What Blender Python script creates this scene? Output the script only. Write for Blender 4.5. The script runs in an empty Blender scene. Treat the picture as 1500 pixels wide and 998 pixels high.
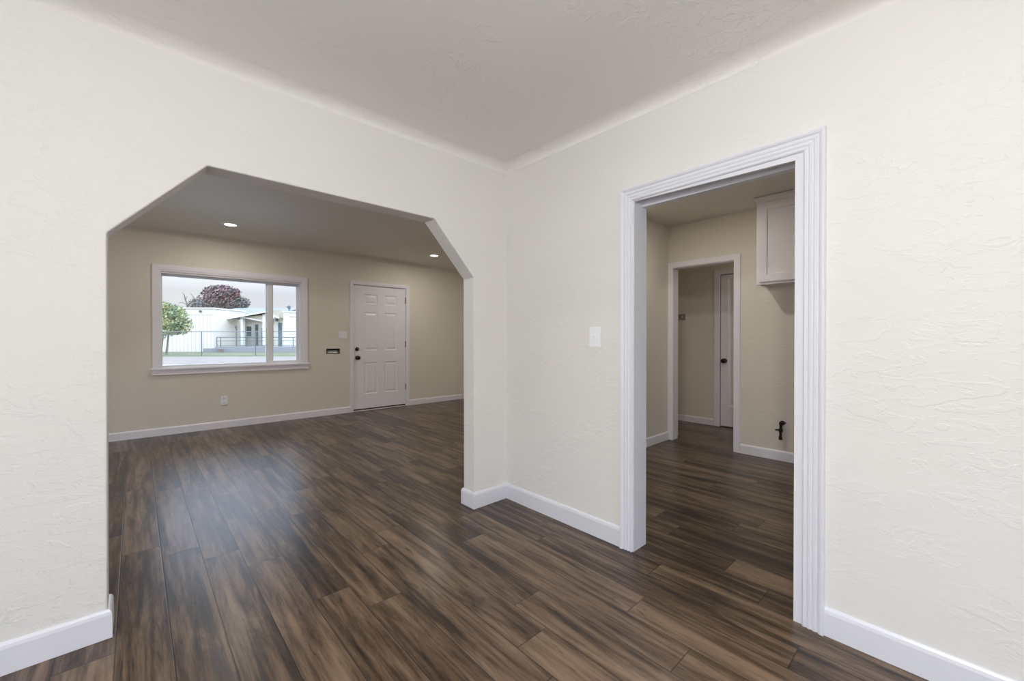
import bpy, bmesh, math, random
from mathutils import Vector, Matrix
random.seed(7)
R = math.radians
SC = bpy.context.scene
COL = SC.collection

# ------------------------------------------------------------------ camera
H_CAM = 1.15
YAW = 42.53
cam = bpy.data.cameras.new('camera')
cam.lens = 601.64 / 1500 * 36
cam.sensor_width = 36
cam.clip_start = 0.03
cam.clip_end = 600
co = bpy.data.objects.new('camera', cam)
COL.objects.link(co)
co.location = (0, 0, H_CAM)
co.rotation_euler = (R(90 - 0.34), 0, R(-YAW))
SC.camera = co

# ------------------------------------------------------------------ colour management / world / lights
SC.view_settings.view_transform = 'Standard'
SC.view_settings.look = 'None'
SC.view_settings.gamma = 1
SC.view_settings.use_curve_mapping = False
SC.view_settings.exposure = 0.0
SC.cycles.use_denoising = True
SC.cycles.max_bounces = 10
SC.cycles.diffuse_bounces = 6
SC.cycles.glossy_bounces = 4
SC.cycles.transparent_max_bounces = 16
SC.cycles.sample_clamp_indirect = 6

L_FILL_BACK = 17      # fill light at the added window behind the camera
L_FILL_LEFT = 15      # fill light at the added window left of the camera
L_DINING = 9        # ceiling lamp of the near room
L_CAN = 6.8           # each recessed can
L_FILL_FRONT = 9     # fill light at an unseen side window of the front room
L_KITCHEN = 8.6
L_FILL_KITCHEN = 3  # fill light at an unseen kitchen window
L_FILL_HALL = 3
L_FILL_GLOBE = 57           # fill light added below the small hanging globe
SKY = 0.87
COOL = (0.93, 0.96, 1.0)
WARM = (1.0, 0.94, 0.86)
NEUT = (1.0, 0.965, 0.93)


def area(name, loc, rot, sx, sy, watts, color, shape='RECTANGLE', spread=180):
    l = bpy.data.lights.new(name, 'AREA')
    l.shape = shape
    l.size = sx
    l.size_y = sy
    l.energy = watts
    l.color = color
    l.spread = R(spread)
    o = bpy.data.objects.new(name, l)
    COL.objects.link(o)
    o.location = loc
    o.rotation_euler = rot
    return o


def sky_world():
    w = bpy.data.worlds.new('overcast_sky')
    SC.world = w
    w.use_nodes = True
    nt = w.node_tree
    nt.nodes.clear()
    N = nt.nodes.new
    out = N('ShaderNodeOutputWorld')
    bg = N('ShaderNodeBackground')
    bg.inputs['Strength'].default_value = SKY
    tc = N('ShaderNodeTexCoord')
    mp = N('ShaderNodeMapping')
    mp.inputs['Scale'].default_value = (1.6, 1.6, 7)
    no = N('ShaderNodeTexNoise')
    no.inputs['Scale'].default_value = 2.6
    no.inputs['Detail'].default_value = 5
    cr = N('ShaderNodeValToRGB')
    cr.color_ramp.elements[0].position = 0.35
    cr.color_ramp.elements[0].color = (0.88, 0.94, 1.02, 1)
    cr.color_ramp.elements[1].position = 0.62
    cr.color_ramp.elements[1].color = (1.0, 1.02, 1.05, 1)
    nt.links.new(tc.outputs['Generated'], mp.inputs['Vector'])
    nt.links.new(mp.outputs['Vector'], no.inputs['Vector'])
    nt.links.new(no.outputs['Fac'], cr.inputs['Fac'])
    # overcast luminance law: the zenith is brighter than the horizon
    sx = N('ShaderNodeSeparateXYZ')
    nt.links.new(tc.outputs['Generated'], sx.inputs[0])
    mr = N('ShaderNodeMapRange')
    mr.inputs['From Min'].default_value = .09
    mr.inputs['From Max'].default_value = .6
    mr.inputs['To Min'].default_value = 1
    mr.inputs['To Max'].default_value = 5.9
    nt.links.new(sx.outputs[2], mr.inputs['Value'])
    up = N('ShaderNodeMix')
    up.data_type = 'RGBA'
    up.blend_type = 'MULTIPLY'
    up.inputs['B'].default_value = (.74, .88, 1.10, 1)
    m2 = N('ShaderNodeMapRange')
    m2.inputs['From Min'].default_value = .08
    m2.inputs['From Max'].default_value = .45
    nt.links.new(sx.outputs[2], m2.inputs['Value'])
    nt.links.new(m2.outputs['Result'], up.inputs['Factor'])
    nt.links.new(cr.outputs['Color'], up.inputs['A'])
    vm = N('ShaderNodeVectorMath')
    vm.operation = 'SCALE'
    nt.links.new(up.outputs['Result'], vm.inputs[0])
    nt.links.new(mr.outputs['Result'], vm.inputs['Scale'])
    nt.links.new(vm.outputs[0], bg.inputs['Color'])
    nt.links.new(bg.outputs['Background'], out.inputs['Surface'])


sky_world()
# fill lights standing in for daylight at the unseen windows
area('fill_back_window', (0.3, -1.93, 1.4), (R(90), 0, R(180)), 1.6, 1.1, L_FILL_BACK, COOL)
area('fill_left_window', (-1.73, 0.2, 1.4), (R(90), 0, R(-90)), 1.5, 1.1, L_FILL_LEFT, COOL)
area('fill_front_side_window', (-1.83, 4.4, 1.35), (R(90), 0, R(-90)), 1.5, 1.1, L_FILL_FRONT, NEUT)
area('fill_kitchen_window', (3.3, -1.88, 1.5), (R(90), 0, R(180)), 1.0, 0.9, L_FILL_KITCHEN, NEUT)
# soft overcast sun from behind the house
sl = bpy.data.lights.new('overcast_sun', 'SUN')
sl.energy = 0.5
sl.angle = R(35)
sl.color = (1, .97, .93)
so = bpy.data.objects.new('overcast_sun', sl)
COL.objects.link(so)
so.rotation_euler = (R(48), 0, R(-YAW + 25))
# sky portal over the picture window
pl = area('window_portal', (0.98, 6.52, 1.35), (R(90), 0, R(180)), 1.6, 1.15, 1, COOL)
pl.rotation_euler = (R(-90), 0, 0)
pl.data.cycles.is_portal = True

# ------------------------------------------------------------------ materials


def mat(name, color, rough=0.5, metal=0.0, spec=0.5, noise=0.0, nscale=6.0, bump=0.0, bscale=60.0):
    m = bpy.data.materials.new(name)
    m.use_nodes = True
    nt = m.node_tree
    b = nt.nodes['Principled BSDF']
    b.inputs['Roughness'].default_value = rough
    b.inputs['Metallic'].default_value = metal
    b.inputs['Specular IOR Level'].default_value = spec
    tc = nt.nodes.new('ShaderNodeTexCoord')
    no = nt.nodes.new('ShaderNodeTexNoise')
    no.inputs['Scale'].default_value = nscale
    no.inputs['Detail'].default_value = 4
    nt.links.new(tc.outputs['Object'], no.inputs['Vector'])
    mx = nt.nodes.new('ShaderNodeMix')
    mx.data_type = 'RGBA'
    mx.inputs['A'].default_value = (*[c * (1 - noise) for c in color], 1)
    mx.inputs['B'].default_value = (*[min(1, c * (1 + noise)) for c in color], 1)
    nt.links.new(no.outputs['Fac'], mx.inputs['Factor'])
    nt.links.new(mx.outputs['Result'], b.inputs['Base Color'])
    if bump:
        n2 = nt.nodes.new('ShaderNodeTexNoise')
        n2.inputs['Scale'].default_value = bscale
        nt.links.new(tc.outputs['Object'], n2.inputs['Vector'])
        bp = nt.nodes.new('ShaderNodeBump')
        bp.inputs['Strength'].default_value = bump
        bp.inputs['Distance'].default_value = 0.01
        nt.links.new(n2.outputs['Fac'], bp.inputs['Height'])
        nt.links.new(bp.outputs['Normal'], b.inputs['Normal'])
    return m


def plaster(name, color, strength=0.35, swap=None, rough=0.55):
    """hand trowelled plaster: smooth flats with scattered ridge strokes"""
    m = bpy.data.materials.new(name)
    m.use_nodes = True
    nt = m.node_tree
    b = nt.nodes['Principled BSDF']
    b.inputs['Roughness'].default_value = rough
    b.inputs['Specular IOR Level'].default_value = 0.3
    N, Lk = nt.nodes.new, nt.links.new
    tc = N('ShaderNodeTexCoord')
    mp = N('ShaderNodeMapping')
    mp.inputs['Scale'].default_value = swap or (1, 1, 2.2)
    Lk(tc.outputs['Object'], mp.inputs['Vector'])

    def noise(scale, detail, dist=0.0, off=0.0):
        n = N('ShaderNodeTexNoise')
        n.inputs['Scale'].default_value = scale
        n.inputs['Detail'].default_value = detail
        n.inputs['Distortion'].default_value = dist
        v = N('ShaderNodeVectorMath')
        v.operation = 'ADD'
        v.inputs[1].default_value = (off, off, off)
        Lk(mp.outputs['Vector'], v.inputs[0])
        Lk(v.outputs[0], n.inputs['Vector'])
        return n.outputs['Fac']

    def ramp(sock, a, bb):
        r = N('ShaderNodeMapRange')
        r.interpolation_type = 'SMOOTHSTEP'
        r.inputs['From Min'].default_value = a
        r.inputs['From Max'].default_value = bb
        Lk(sock, r.inputs['Value'])
        return r.outputs['Result']

    def op(o, x, y):
        q = N('ShaderNodeMath')
        q.operation = o
        for i, s in enumerate((x, y)):
            if isinstance(s, (int, float)):
                q.inputs[i].default_value = s
            else:
                Lk(s, q.inputs[i])
        return q.outputs[0]
    # plateau edges of overlapping trowel passes
    strokes = op('ADD', ramp(noise(7, 5, 1.2), .52, .55), op('MULTIPLY', ramp(noise(13, 4, .8, 9.3), .55, .575), .6))
    mask = ramp(noise(1.7, 2, 0, 4.1), .38, .60)
    h1 = op('MULTIPLY', strokes, mask)
    h2 = op('MULTIPLY', noise(3.0, 3, 0, 2.2), 1.6)
    h3 = op('MULTIPLY', noise(26, 3, 0, 7.7), .16)
    hh = op('ADD', op('ADD', h1, h2), h3)
    bp = N('ShaderNodeBump')
    bp.inputs['Strength'].default_value = strength
    bp.inputs['Distance'].default_value = 0.006
    Lk(hh, bp.inputs['Height'])
    Lk(bp.outputs['Normal'], b.inputs['Normal'])
    mx = N('ShaderNodeMix')
    mx.data_type = 'RGBA'
    mx.inputs['A'].default_value = (*[c * .985 for c in color], 1)
    mx.inputs['B'].default_value = (*[c * 1.015 for c in color], 1)
    Lk(noise(2.0, 3, 0, 5.5), mx.inputs['Factor'])
    Lk(mx.outputs['Result'], b.inputs['Base Color'])
    return m


def floor_material():
    m = bpy.data.materials.new('weathered_oak_planks')
    m.use_nodes = True
    nt = m.node_tree
    b = nt.nodes['Principled BSDF']
    N, Lk = nt.nodes.new, nt.links.new
    uv = N('ShaderNodeUVMap')
    uv.uv_map = 'plank'
    at = N('ShaderNodeAttribute')
    at.attribute_name = 'tone'
    sp = N('ShaderNodeSeparateColor')
    Lk(at.outputs['Color'], sp.inputs[0])
    tone, ra, rb = sp.outputs[0], sp.outputs[1], sp.outputs[2]

    def op(o, x, y, z=None):
        q = N('ShaderNodeMath')
        q.operation = o
        for i, s in enumerate((x, y, z)):
            if s is None:
                continue
            if isinstance(s, (int, float)):
                q.inputs[i].default_value = s
            else:
                Lk(s, q.inputs[i])
        return q.outputs[0]
    su = N('ShaderNodeSeparateXYZ')
    Lk(uv.outputs['UV'], su.inputs[0])
    u, v = su.outputs[0], su.outputs[1]
    cv = N('ShaderNodeCombineXYZ')
    Lk(op('ADD', u, op('MULTIPLY', ra, 40.0)), cv.inputs[0])
    Lk(op('ADD', v, op('MULTIPLY', rb, 40.0)), cv.inputs[1])
    Lk(op('MULTIPLY', ra, 13.0), cv.inputs[2])

    def noise(sx, sy, detail, dist=0.0, rough=.55):
        mp = N('ShaderNodeMapping')
        mp.inputs['Scale'].default_value = (sx, sy, 1)
        Lk(cv.outputs[0], mp.inputs['Vector'])
        n = N('ShaderNodeTexNoise')
        n.inputs['Scale'].default_value = 1
        n.inputs['Detail'].default_value = detail
        n.inputs['Roughness'].default_value = rough
        n.inputs['Distortion'].default_value = dist
        Lk(mp.outputs['Vector'], n.inputs['Vector'])
        return n.outputs['Fac']
    big = noise(21, 1.2, 4, .6)
    mid = noise(52, 2.4, 5, .9, .62)
    fine = noise(230, 14, 4, .5, .65)
    blot = noise(16, 2.4, 6, .9, .68)
    s = op('ADD', op('MULTIPLY', big, .72), op('MULTIPLY', mid, .28))
    s = op('ADD', s, op('MULTIPLY', fine, .13))
    s = op('ADD', s, op('SUBTRACT', op('MULTIPLY', blot, .48), .108))
    s = op('ADD', s, op('MULTIPLY', op('SUBTRACT', tone, .5), .26))
    cr = N('ShaderNodeValToRGB')
    e = cr.color_ramp.elements
    e[0].position = .54
    e[0].color = (.011, .0058, .0028, 1)
    e[1].position = .88
    e[1].color = (.215, .142, .090, 1)
    for p, c in ((.605, (.032, .0165, .0082)), (.665, (.068, .039, .0205)), (.735, (.120, .076, .045))):
        x = cr.color_ramp.elements.new(p)
        x.color = (*c, 1)
    Lk(s, cr.inputs['Fac'])
    # small dark knots and checks along the grain
    kn = noise(58, 6.5, 3, .5)
    kr = N('ShaderNodeMapRange')
    kr.inputs['From Min'].default_value = .665
    kr.inputs['From Max'].default_value = .71
    Lk(kn, kr.inputs['Value'])
    mk = N('ShaderNodeMix')
    mk.data_type = 'RGBA'
    mk.inputs['B'].default_value = (.012, .008, .006, 1)
    Lk(op('MULTIPLY', kr.outputs['Result'], .8), mk.inputs['Factor'])
    Lk(cr.outputs['Color'], mk.inputs['A'])
    # bevelled seams
    W, LN = .157, 1.22
    du = op('MINIMUM', u, op('SUBTRACT', W, u))
    dv = op('MINIMUM', v, op('SUBTRACT', LN, v))
    dd = op('MINIMUM', du, op('ADD', dv, .0003))
    sr = N('ShaderNodeMapRange')
    sr.interpolation_type = 'SMOOTHSTEP'
    sr.inputs['From Min'].default_value = .0010
    sr.inputs['From Max'].default_value = .0032
    Lk(dd, sr.inputs['Value'])
    ms = N('ShaderNodeMix')
    ms.data_type = 'RGBA'
    ms.inputs['A'].default_value = (.010, .007, .005, 1)
    Lk(op('ADD', op('MULTIPLY', sr.outputs['Result'], .8), .2), ms.inputs['Factor'])
    Lk(mk.outputs['Result'], ms.inputs['B'])
    Lk(ms.outputs['Result'], b.inputs['Base Color'])
    hg = op('ADD', op('MULTIPLY', fine, .25), op('MULTIPLY', mid, .4))
    hg = op('ADD', hg, op('MULTIPLY', sr.outputs['Result'], 1.6))
    bp = N('ShaderNodeBump')
    bp.inputs['Strength'].default_value = .22
    bp.inputs['Distance'].default_value = .0012
    Lk(hg, bp.inputs['Height'])
    Lk(bp.outputs['Normal'], b.inputs['Normal'])
    Lk(op('ADD', .30, op('MULTIPLY', mid, .16)), b.inputs['Roughness'])
    b.inputs['Specular IOR Level'].default_value = .26
    b.inputs['Coat Weight'].default_value = .45
    b.inputs['Coat Roughness'].default_value = .27
    Lk(bp.outputs['Normal'], b.inputs['Coat Normal'])
    return m


def glass_material():
    m = bpy.data.materials.new('window_glass')
    m.use_nodes = True
    nt = m.node_tree
    nt.nodes.clear()
    N, Lk = nt.nodes.new, nt.links.new
    out = N('ShaderNodeOutputMaterial')
    mx = N('ShaderNodeMixShader')
    tr = N('ShaderNodeBsdfTransparent')
    tr.inputs['Color'].default_value = (.975, .98, .985, 1)
    gl = N('ShaderNodeBsdfGlossy')
    gl.inputs['Roughness'].default_value = 0.01
    fr = N('ShaderNodeFresnel')
    fr.inputs['IOR'].default_value = 1.45
    Lk(fr.outputs[0], mx.inputs[0])
    Lk(tr.outputs[0], mx.inputs[1])
    Lk(gl.outputs[0], mx.inputs[2])
    Lk(mx.outputs[0], out.inputs['Surface'])
    return m


def emission(name, color, strength):
    m = bpy.data.materials.new(name)
    m.use_nodes = True
    nt = m.node_tree
    b = nt.nodes['Principled BSDF']
    b.inputs['Base Color'].default_value = (*color, 1)
    b.inputs['Emission Color'].default_value = (*color, 1)
    b.inputs['Emission Strength'].default_value = strength
    return m


def siding(name, color, pitch):
    m = mat(name, color, .6, noise=.03, nscale=.4)
    nt = m.node_tree
    b = nt.nodes['Principled BSDF']
    tc = nt.nodes.new('ShaderNodeTexCoord')
    wv = nt.nodes.new('ShaderNodeTexWave')
    wv.bands_direction = 'X'
    wv.inputs['Scale'].default_value = math.pi * 2 / 20 / pitch
    nt.links.new(tc.outputs['Object'], wv.inputs['Vector'])
    r = nt.nodes.new('ShaderNodeMapRange')
    r.inputs['From Min'].default_value = .02
    r.inputs['From Max'].default_value = .12
    nt.links.new(wv.outputs['Fac'], r.inputs['Value'])
    mx = nt.nodes.new('ShaderNodeMix')
    mx.data_type = 'RGBA'
    old = b.inputs['Base Color'].links[0].from_socket
    mx.inputs['A'].default_value = (*[c * .72 for c in color], 1)
    nt.links.new(old, mx.inputs['B'])
    nt.links.new(r.outputs['Result'], mx.inputs['Factor'])
    nt.links.new(mx.outputs['Result'], b.inputs['Base Color'])
    return m


PAINT = (.82, .807, .783)
M = dict(
    wall=plaster('cream_plaster', PAINT, .29),
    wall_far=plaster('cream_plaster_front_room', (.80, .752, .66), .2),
    ceil=plaster('ceiling_plaster', (.845, .825, .80), .34, (1.3, 1.3, 1.3)),
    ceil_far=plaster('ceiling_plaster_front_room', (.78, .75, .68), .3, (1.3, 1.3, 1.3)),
    trim=mat('white_gloss_trim_paint', (.79, .80, .86), .32, noise=.01),
    trim_far=mat('white_trim_paint', (.89, .87, .93), .35, noise=.01),
    door=mat('white_door_paint', (.90, .88, .93), .30, noise=.01),
    floor=floor_material(),
    vinyl=mat('white_vinyl', (.85, .87, .90), .35, noise=.01),
    glass=glass_material(),
    plastic=mat('white_switch_plastic', (.90, .92, .96), .3, noise=.01),
    slot=mat('dark_slot', (.03, .03, .03), .6),
    bronze=mat('oil_rubbed_bronze', (.045, .037, .033), .28, metal=.85, noise=.2),
    nickel=mat('satin_nickel', (.42, .39, .36), .25, metal=1, noise=.05),
    brass=mat('dull_brass_hinge', (.22, .17, .12), .4, metal=.9, noise=.1),
    alu=mat('pale_aluminium', (.72, .72, .72), .4, metal=.3, noise=.03),
    rubber=mat('black_rubber', (.02, .02, .02), .6),
    iron=mat('black_iron_pipe', (.022, .018, .016), .5, metal=.3, noise=.3, nscale=40),
    cab=mat('white_cabinet_paint', (.83, .80, .82), .35, noise=.01),
    beige=mat('beige_plastic_box', (.34, .30, .25), .5, noise=.05),
    lens=emission('lit_lamp_lens', (1, .95, .86), 6),
    enamel=mat('white_enamel', (.86, .85, .83), .35, noise=.01),
    opal=emission('lit_opal_glass', (1, .98, .95), 3),
    block=mat('portable_wall_paint', (.70, .665, .58), .6, noise=.04, nscale=.5),
    blocks=siding('portable_grooved_siding', (.73, .665, .57), .42),
    fascia=mat('white_fascia', (.80, .79, .76), .5, noise=.02),
    roof=mat('pale_grey_roofing', (.18, .18, .185), .7, noise=.15, nscale=3),
    soffit=mat('olive_beige_soffit', (.46, .43, .33), .7, noise=.05),
    teal=mat('dark_teal_door_paint', (.10, .145, .15), .5, noise=.1),
    greyblue=mat('grey_door_paint', (.40, .42, .40), .5, noise=.1),
    steel=mat('galvanised_fence_steel', (.16, .18, .19), .5, metal=.3, noise=.1),
    rail=mat('dark_rail_paint', (.10, .12, .13), .5, noise=.1),
    chain=mat('chain_link_wire', (.42, .44, .45), .5, noise=.1),
    conc=mat('pale_concrete', (.27, .27, .275), .85, noise=.12, nscale=1.2),
    pave=mat('beige_pavement', (.20, .165, .132), .9, noise=.28, nscale=.9),
    road=mat('asphalt', (.30, .30, .30), .9, noise=.15, nscale=3),
    grass=mat('mown_grass', (.115, .12, .052), .95, noise=.55, nscale=.5, bump=.6, bscale=30),
    bark=mat('grey_bark', (.15, .12, .10), .9, noise=.3, nscale=8),
    brown=mat('brown_box_paint', (.22, .17, .14), .7, noise=.1),
)


def leaf_mat(name, c1, c2, c3):
    m = bpy.data.materials.new(name)
    m.use_nodes = True
    nt = m.node_tree
    b = nt.nodes['Principled BSDF']
    b.inputs['Roughness'].default_value = .7
    tc = nt.nodes.new('ShaderNodeTexCoord')
    no = nt.nodes.new('ShaderNodeTexNoise')
    no.inputs['Scale'].default_value = 1.1
    no.inputs['Detail'].default_value = 5
    nt.links.new(tc.outputs['Object'], no.inputs['Vector'])
    cr = nt.nodes.new('ShaderNodeValToRGB')
    e = cr.color_ramp.elements
    e[0].position, e[0].color = .36, (*c1, 1)
    e[1].position, e[1].color = .64, (*c3, 1)
    x = e.new(.5)
    x.color = (*c2, 1)
    nt.links.new(no.outputs['Fac'], cr.inputs['Fac'])
    nt.links.new(cr.outputs['Color'], b.inputs['Base Color'])
    return m


M['leaf_green'] = leaf_mat('yellow_green_leaves', (.14, .20, .10), (.27, .31, .13), (.46, .42, .18))
M['leaf_red'] = leaf_mat('plum_red_leaves', (.13, .13, .12), (.25, .155, .155), (.36, .23, .22))
M['leaf_dusk'] = leaf_mat('dusky_grey_green_leaves', (.12, .15, .12), (.20, .18, .17), (.28, .22, .21))

# ------------------------------------------------------------------ mesh helpers


def tag(o, label=None, cat=None, group=None, kind=None):
    if label: o['label'] = label
    if cat: o['category'] = cat
    if group: o['group'] = group
    if kind: o['kind'] = kind
    return o


def empty(name, loc, rz=0.0):
    o = bpy.data.objects.new(name, None)
    o.empty_display_size = .05
    COL.objects.link(o)
    o.location = loc
    o.rotation_euler = (0, 0, rz)
    return o


class MB:
    def __init__(s):
        s.bm = bmesh.new()

    def box(s, x0, x1, y0, y1, z0, z1, bev=0.0):
        if x0 > x1: x0, x1 = x1, x0
        if y0 > y1: y0, y1 = y1, y0
        if z0 > z1: z0, z1 = z1, z0
        v = [s.bm.verts.new(c) for c in ((x0, y0, z0), (x1, y0, z0), (x1, y1, z0), (x0, y1, z0),
                                         (x0, y0, z1), (x1, y0, z1), (x1, y1, z1), (x0, y1, z1))]
        fs = [s.bm.faces.new([v[i] for i in q]) for q in
              ((0, 3, 2, 1), (4, 5, 6, 7), (0, 1, 5, 4), (1, 2, 6, 5), (2, 3, 7, 6), (3, 0, 4, 7))]
        if bev:
            es = {e for f in fs for e in f.edges}
            bmesh.ops.bevel(s.bm, geom=list(es), offset=bev, segments=2, profile=.7, affect='EDGES')
        return s

    def prism(s, pts, a, b, fn):
        """polygon pts (u,v) extruded from depth a to b; fn(u,v,d)->xyz"""
        A = [s.bm.verts.new(fn(u, v, a)) for u, v in pts]
        B = [s.bm.verts.new(fn(u, v, b)) for u, v in pts]
        n = len(pts)
        s.bm.faces.new(A)
        s.bm.faces.new(B[::-1])
        for i in range(n):
            s.bm.faces.new((A[i], B[i], B[(i + 1) % n], A[(i + 1) % n]))
        return s

    def tube(s, p, q, r, r2=None, n=10):
        p, q = Vector(p), Vector(q)
        r2 = r if r2 is None else r2
        d = (q - p).normalized()
        a = d.orthogonal().normalized()
        b = d.cross(a)
        P = [s.bm.verts.new(p + (a * math.cos(t) + b * math.sin(t)) * r) for t in [2 * math.pi * i / n for i in range(n)]]
        Q = [s.bm.verts.new(q + (a * math.cos(t) + b * math.sin(t)) * r2) for t in [2 * math.pi * i / n for i in range(n)]]
        for i in range(n):
            s.bm.faces.new((P[i], P[(i + 1) % n], Q[(i + 1) % n], Q[i]))
        s.bm.faces.new(P[::-1])
        s.bm.faces.new(Q)
        return s

    def lathe(s, prof, o, axis, n=24):
        """prof (radius, along axis); closed at ends where radius 0"""
        o = Vector(o)
        d = Vector(axis).normalized()
        a = d.orthogonal().normalized()
        b = d.cross(a)
        rings = []
        for r, t in prof:
            if r < 1e-6:
                rings.append([s.bm.verts.new(o + d * t)])
            else:
                rings.append([s.bm.verts.new(o + d * t + (a * math.cos(2 * math.pi * i / n) + b * math.sin(2 * math.pi * i / n)) * r) for i in range(n)])
        for A, B in zip(rings, rings[1:]):
            for i in range(n):
                j = (i + 1) % n
                if len(A) == 1 and len(B) == 1: continue
                if len(A) == 1: s.bm.faces.new((A[0], B[i], B[j]))
                elif len(B) == 1: s.bm.faces.new((A[i], A[j], B[0]))
                else: s.bm.faces.new((A[i], A[j], B[j], B[i]))
        return s

    def sweep(s, path, prof, fn, side=1):
        """mitred moulding: path (u,v) list; prof (w,d) closed polygon, w = in-plane offset to the side"""
        P = [Vector(p) for p in path]
        rings = []
        for i, p in enumerate(P):
            ns = []
            if i > 0:
                t = (p - P[i - 1]).normalized(); ns.append(Vector((-t.y, t.x)))
            if i < len(P) - 1:
                t = (P[i + 1] - p).normalized(); ns.append(Vector((-t.y, t.x)))
            if len(ns) == 2:
                m = (ns[0] + ns[1])
                m = m / (1 + ns[0].dot(ns[1]))
            else:
                m = ns[0]
            m = m * side
            rings.append([s.bm.verts.new(fn(p.x + m.x * w, p.y + m.y * w, d)) for w, d in prof])
        n = len(prof)
        for A, B in zip(rings, rings[1:]):
            for k in range(n):
                s.bm.faces.new((A[k], A[(k + 1) % n], B[(k + 1) % n], B[k]))
        s.bm.faces.new(rings[0])
        s.bm.faces.new(rings[-1][::-1])
        return s

    def build(s, name, m, parent=None, smooth=False, bevel=0.0, xf=None):
        if xf is not None:
            bmesh.ops.transform(s.bm, matrix=xf, verts=s.bm.verts)
        bmesh.ops.recalc_face_normals(s.bm, faces=s.bm.faces)
        me = bpy.data.meshes.new(name)
        s.bm.to_mesh(me)
        s.bm.free()
        if not isinstance(m, (list, tuple)): m = [m]
        for x in m: me.materials.append(x)
        o = bpy.data.objects.new(name, me)
        COL.objects.link(o)
        if parent is not None: o.parent = parent
        if smooth:
            for p in me.polygons: p.use_smooth = True
            try:
                me.set_sharp_from_angle(angle=R(40))
            except Exception:
                pass
        if bevel:
            md = o.modifiers.new('bevel', 'BEVEL')
            md.width = bevel
            md.segments = 3
            md.limit_method = 'ANGLE'
            md.angle_limit = R(25)
        return o


def wall_holes(name, m, fn, u0, u1, v0, v1, d0, d1, holes, label):
    """wall slab in (u,v), thickness d0..d1 with rectangular holes (ua,ub,va,vb)"""
    us = sorted({u0, u1, *[h[0] for h in holes], *[h[1] for h in holes]})
    vs = sorted({v0, v1, *[h[2] for h in holes], *[h[3] for h in holes]})
    mb = MB()
    V = {}

    def vv(i, j, k):
        if (i, j, k) not in V:
            V[i, j, k] = mb.bm.verts.new(fn(us[i], vs[j], (d0, d1)[k]))
        return V[i, j, k]

    def solid(i, j):
        if i < 0 or j < 0 or i >= len(us) - 1 or j >= len(vs) - 1: return False
        cu, cv = (us[i] + us[i + 1]) / 2, (vs[j] + vs[j + 1]) / 2
        return not any(a < cu < b and c < cv < d for a, b, c, d in holes)
    for i in range(len(us) - 1):
        for j in range(len(vs) - 1):
            if not solid(i, j): continue
            for k in (0, 1):
                mb.bm.faces.new((vv(i, j, k), vv(i + 1, j, k), vv(i + 1, j + 1, k), vv(i, j + 1, k)))
            for (di, dj, a, b) in ((-1, 0, (i, j), (i, j + 1)), (1, 0, (i + 1, j), (i + 1, j + 1)),
                                   (0, -1, (i, j), (i + 1, j)), (0, 1, (i, j + 1), (i + 1, j + 1))):
                if not solid(i + di, j + dj):
                    mb.bm.faces.new((vv(*a, 0), vv(*b, 0), vv(*b, 1), vv(*a, 1)))
    return tag(mb.build(name, m), label, 'wall', kind='structure')


def coved_ceiling(name, m, x0, x1, y0, y1, H, r, label):
    mb = MB()
    x0, x1, y0, y1 = x0 + .0005, x1 - .0005, y0 + .0005, y1 - .0005
    rings = [[mb.bm.verts.new(c) for c in ((x0, y0, H - r - .004), (x1, y0, H - r - .004), (x1, y1, H - r - .004), (x0, y1, H - r - .004))]]
    n = 14
    for i in range(n + 1):
        a = math.pi / 2 * i / n
        ins = r * (1 - math.cos(a))
        z = H - r + r * math.sin(a)
        rings.append([mb.bm.verts.new(c) for c in ((x0 + ins, y0 + ins, z), (x1 - ins, y0 + ins, z), (x1 - ins, y1 - ins, z), (x0 + ins, y1 - ins, z))])
    top = [mb.bm.verts.new(c) for c in ((x0, y0, H + .12), (x1, y0, H + .12), (x1, y1, H + .12), (x0, y1, H + .12))]
    low = [mb.bm.verts.new(v.co) for v in rings[1]]
    for A, B in zip(rings, rings[1:]):
        for k in range(4):
            f = mb.bm.faces.new((A[k], A[(k + 1) % 4], B[(k + 1) % 4], B[k]))
            f.smooth = True
    mb.bm.faces.new(rings[-1])
    for k in range(4):
        mb.bm.faces.new((top[k], top[(k + 1) % 4], low[(k + 1) % 4], low[k]))
    mb.bm.faces.new(top[::-1])
    o = mb.build(name, m)
    for p in o.data.polygons:
        p.use_smooth = len(p.vertices) == 4 and p.center.z > H - r - .005 and abs(p.normal.z) < 0.999 and p.center.z < H
    return tag(o, label, 'ceiling', kind='structure')


# ------------------------------------------------------------------ key dimensions
YA, YB = 2.207, 2.328          # arch wall, near and far face
XL, XR = -.079, 1.677          # arch jambs
XB, XB2 = 1.969, 2.090         # doorway wall
YF, YF2 = 6.357, 6.507         # street wall of the front room
XK, XK2 = 4.458, 4.570         # far kitchen wall
YK = 2.234                     # left kitchen wall
XH = 5.603                     # hall wall
H1, H2, H3 = 2.382, 2.432, 2.418
X0, Y0 = -1.70, -1.90          # left and back walls of the near room
XFR = 4.70                     # right wall of the front room
HT = 2.56

# ------------------------------------------------------------------ floor


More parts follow.
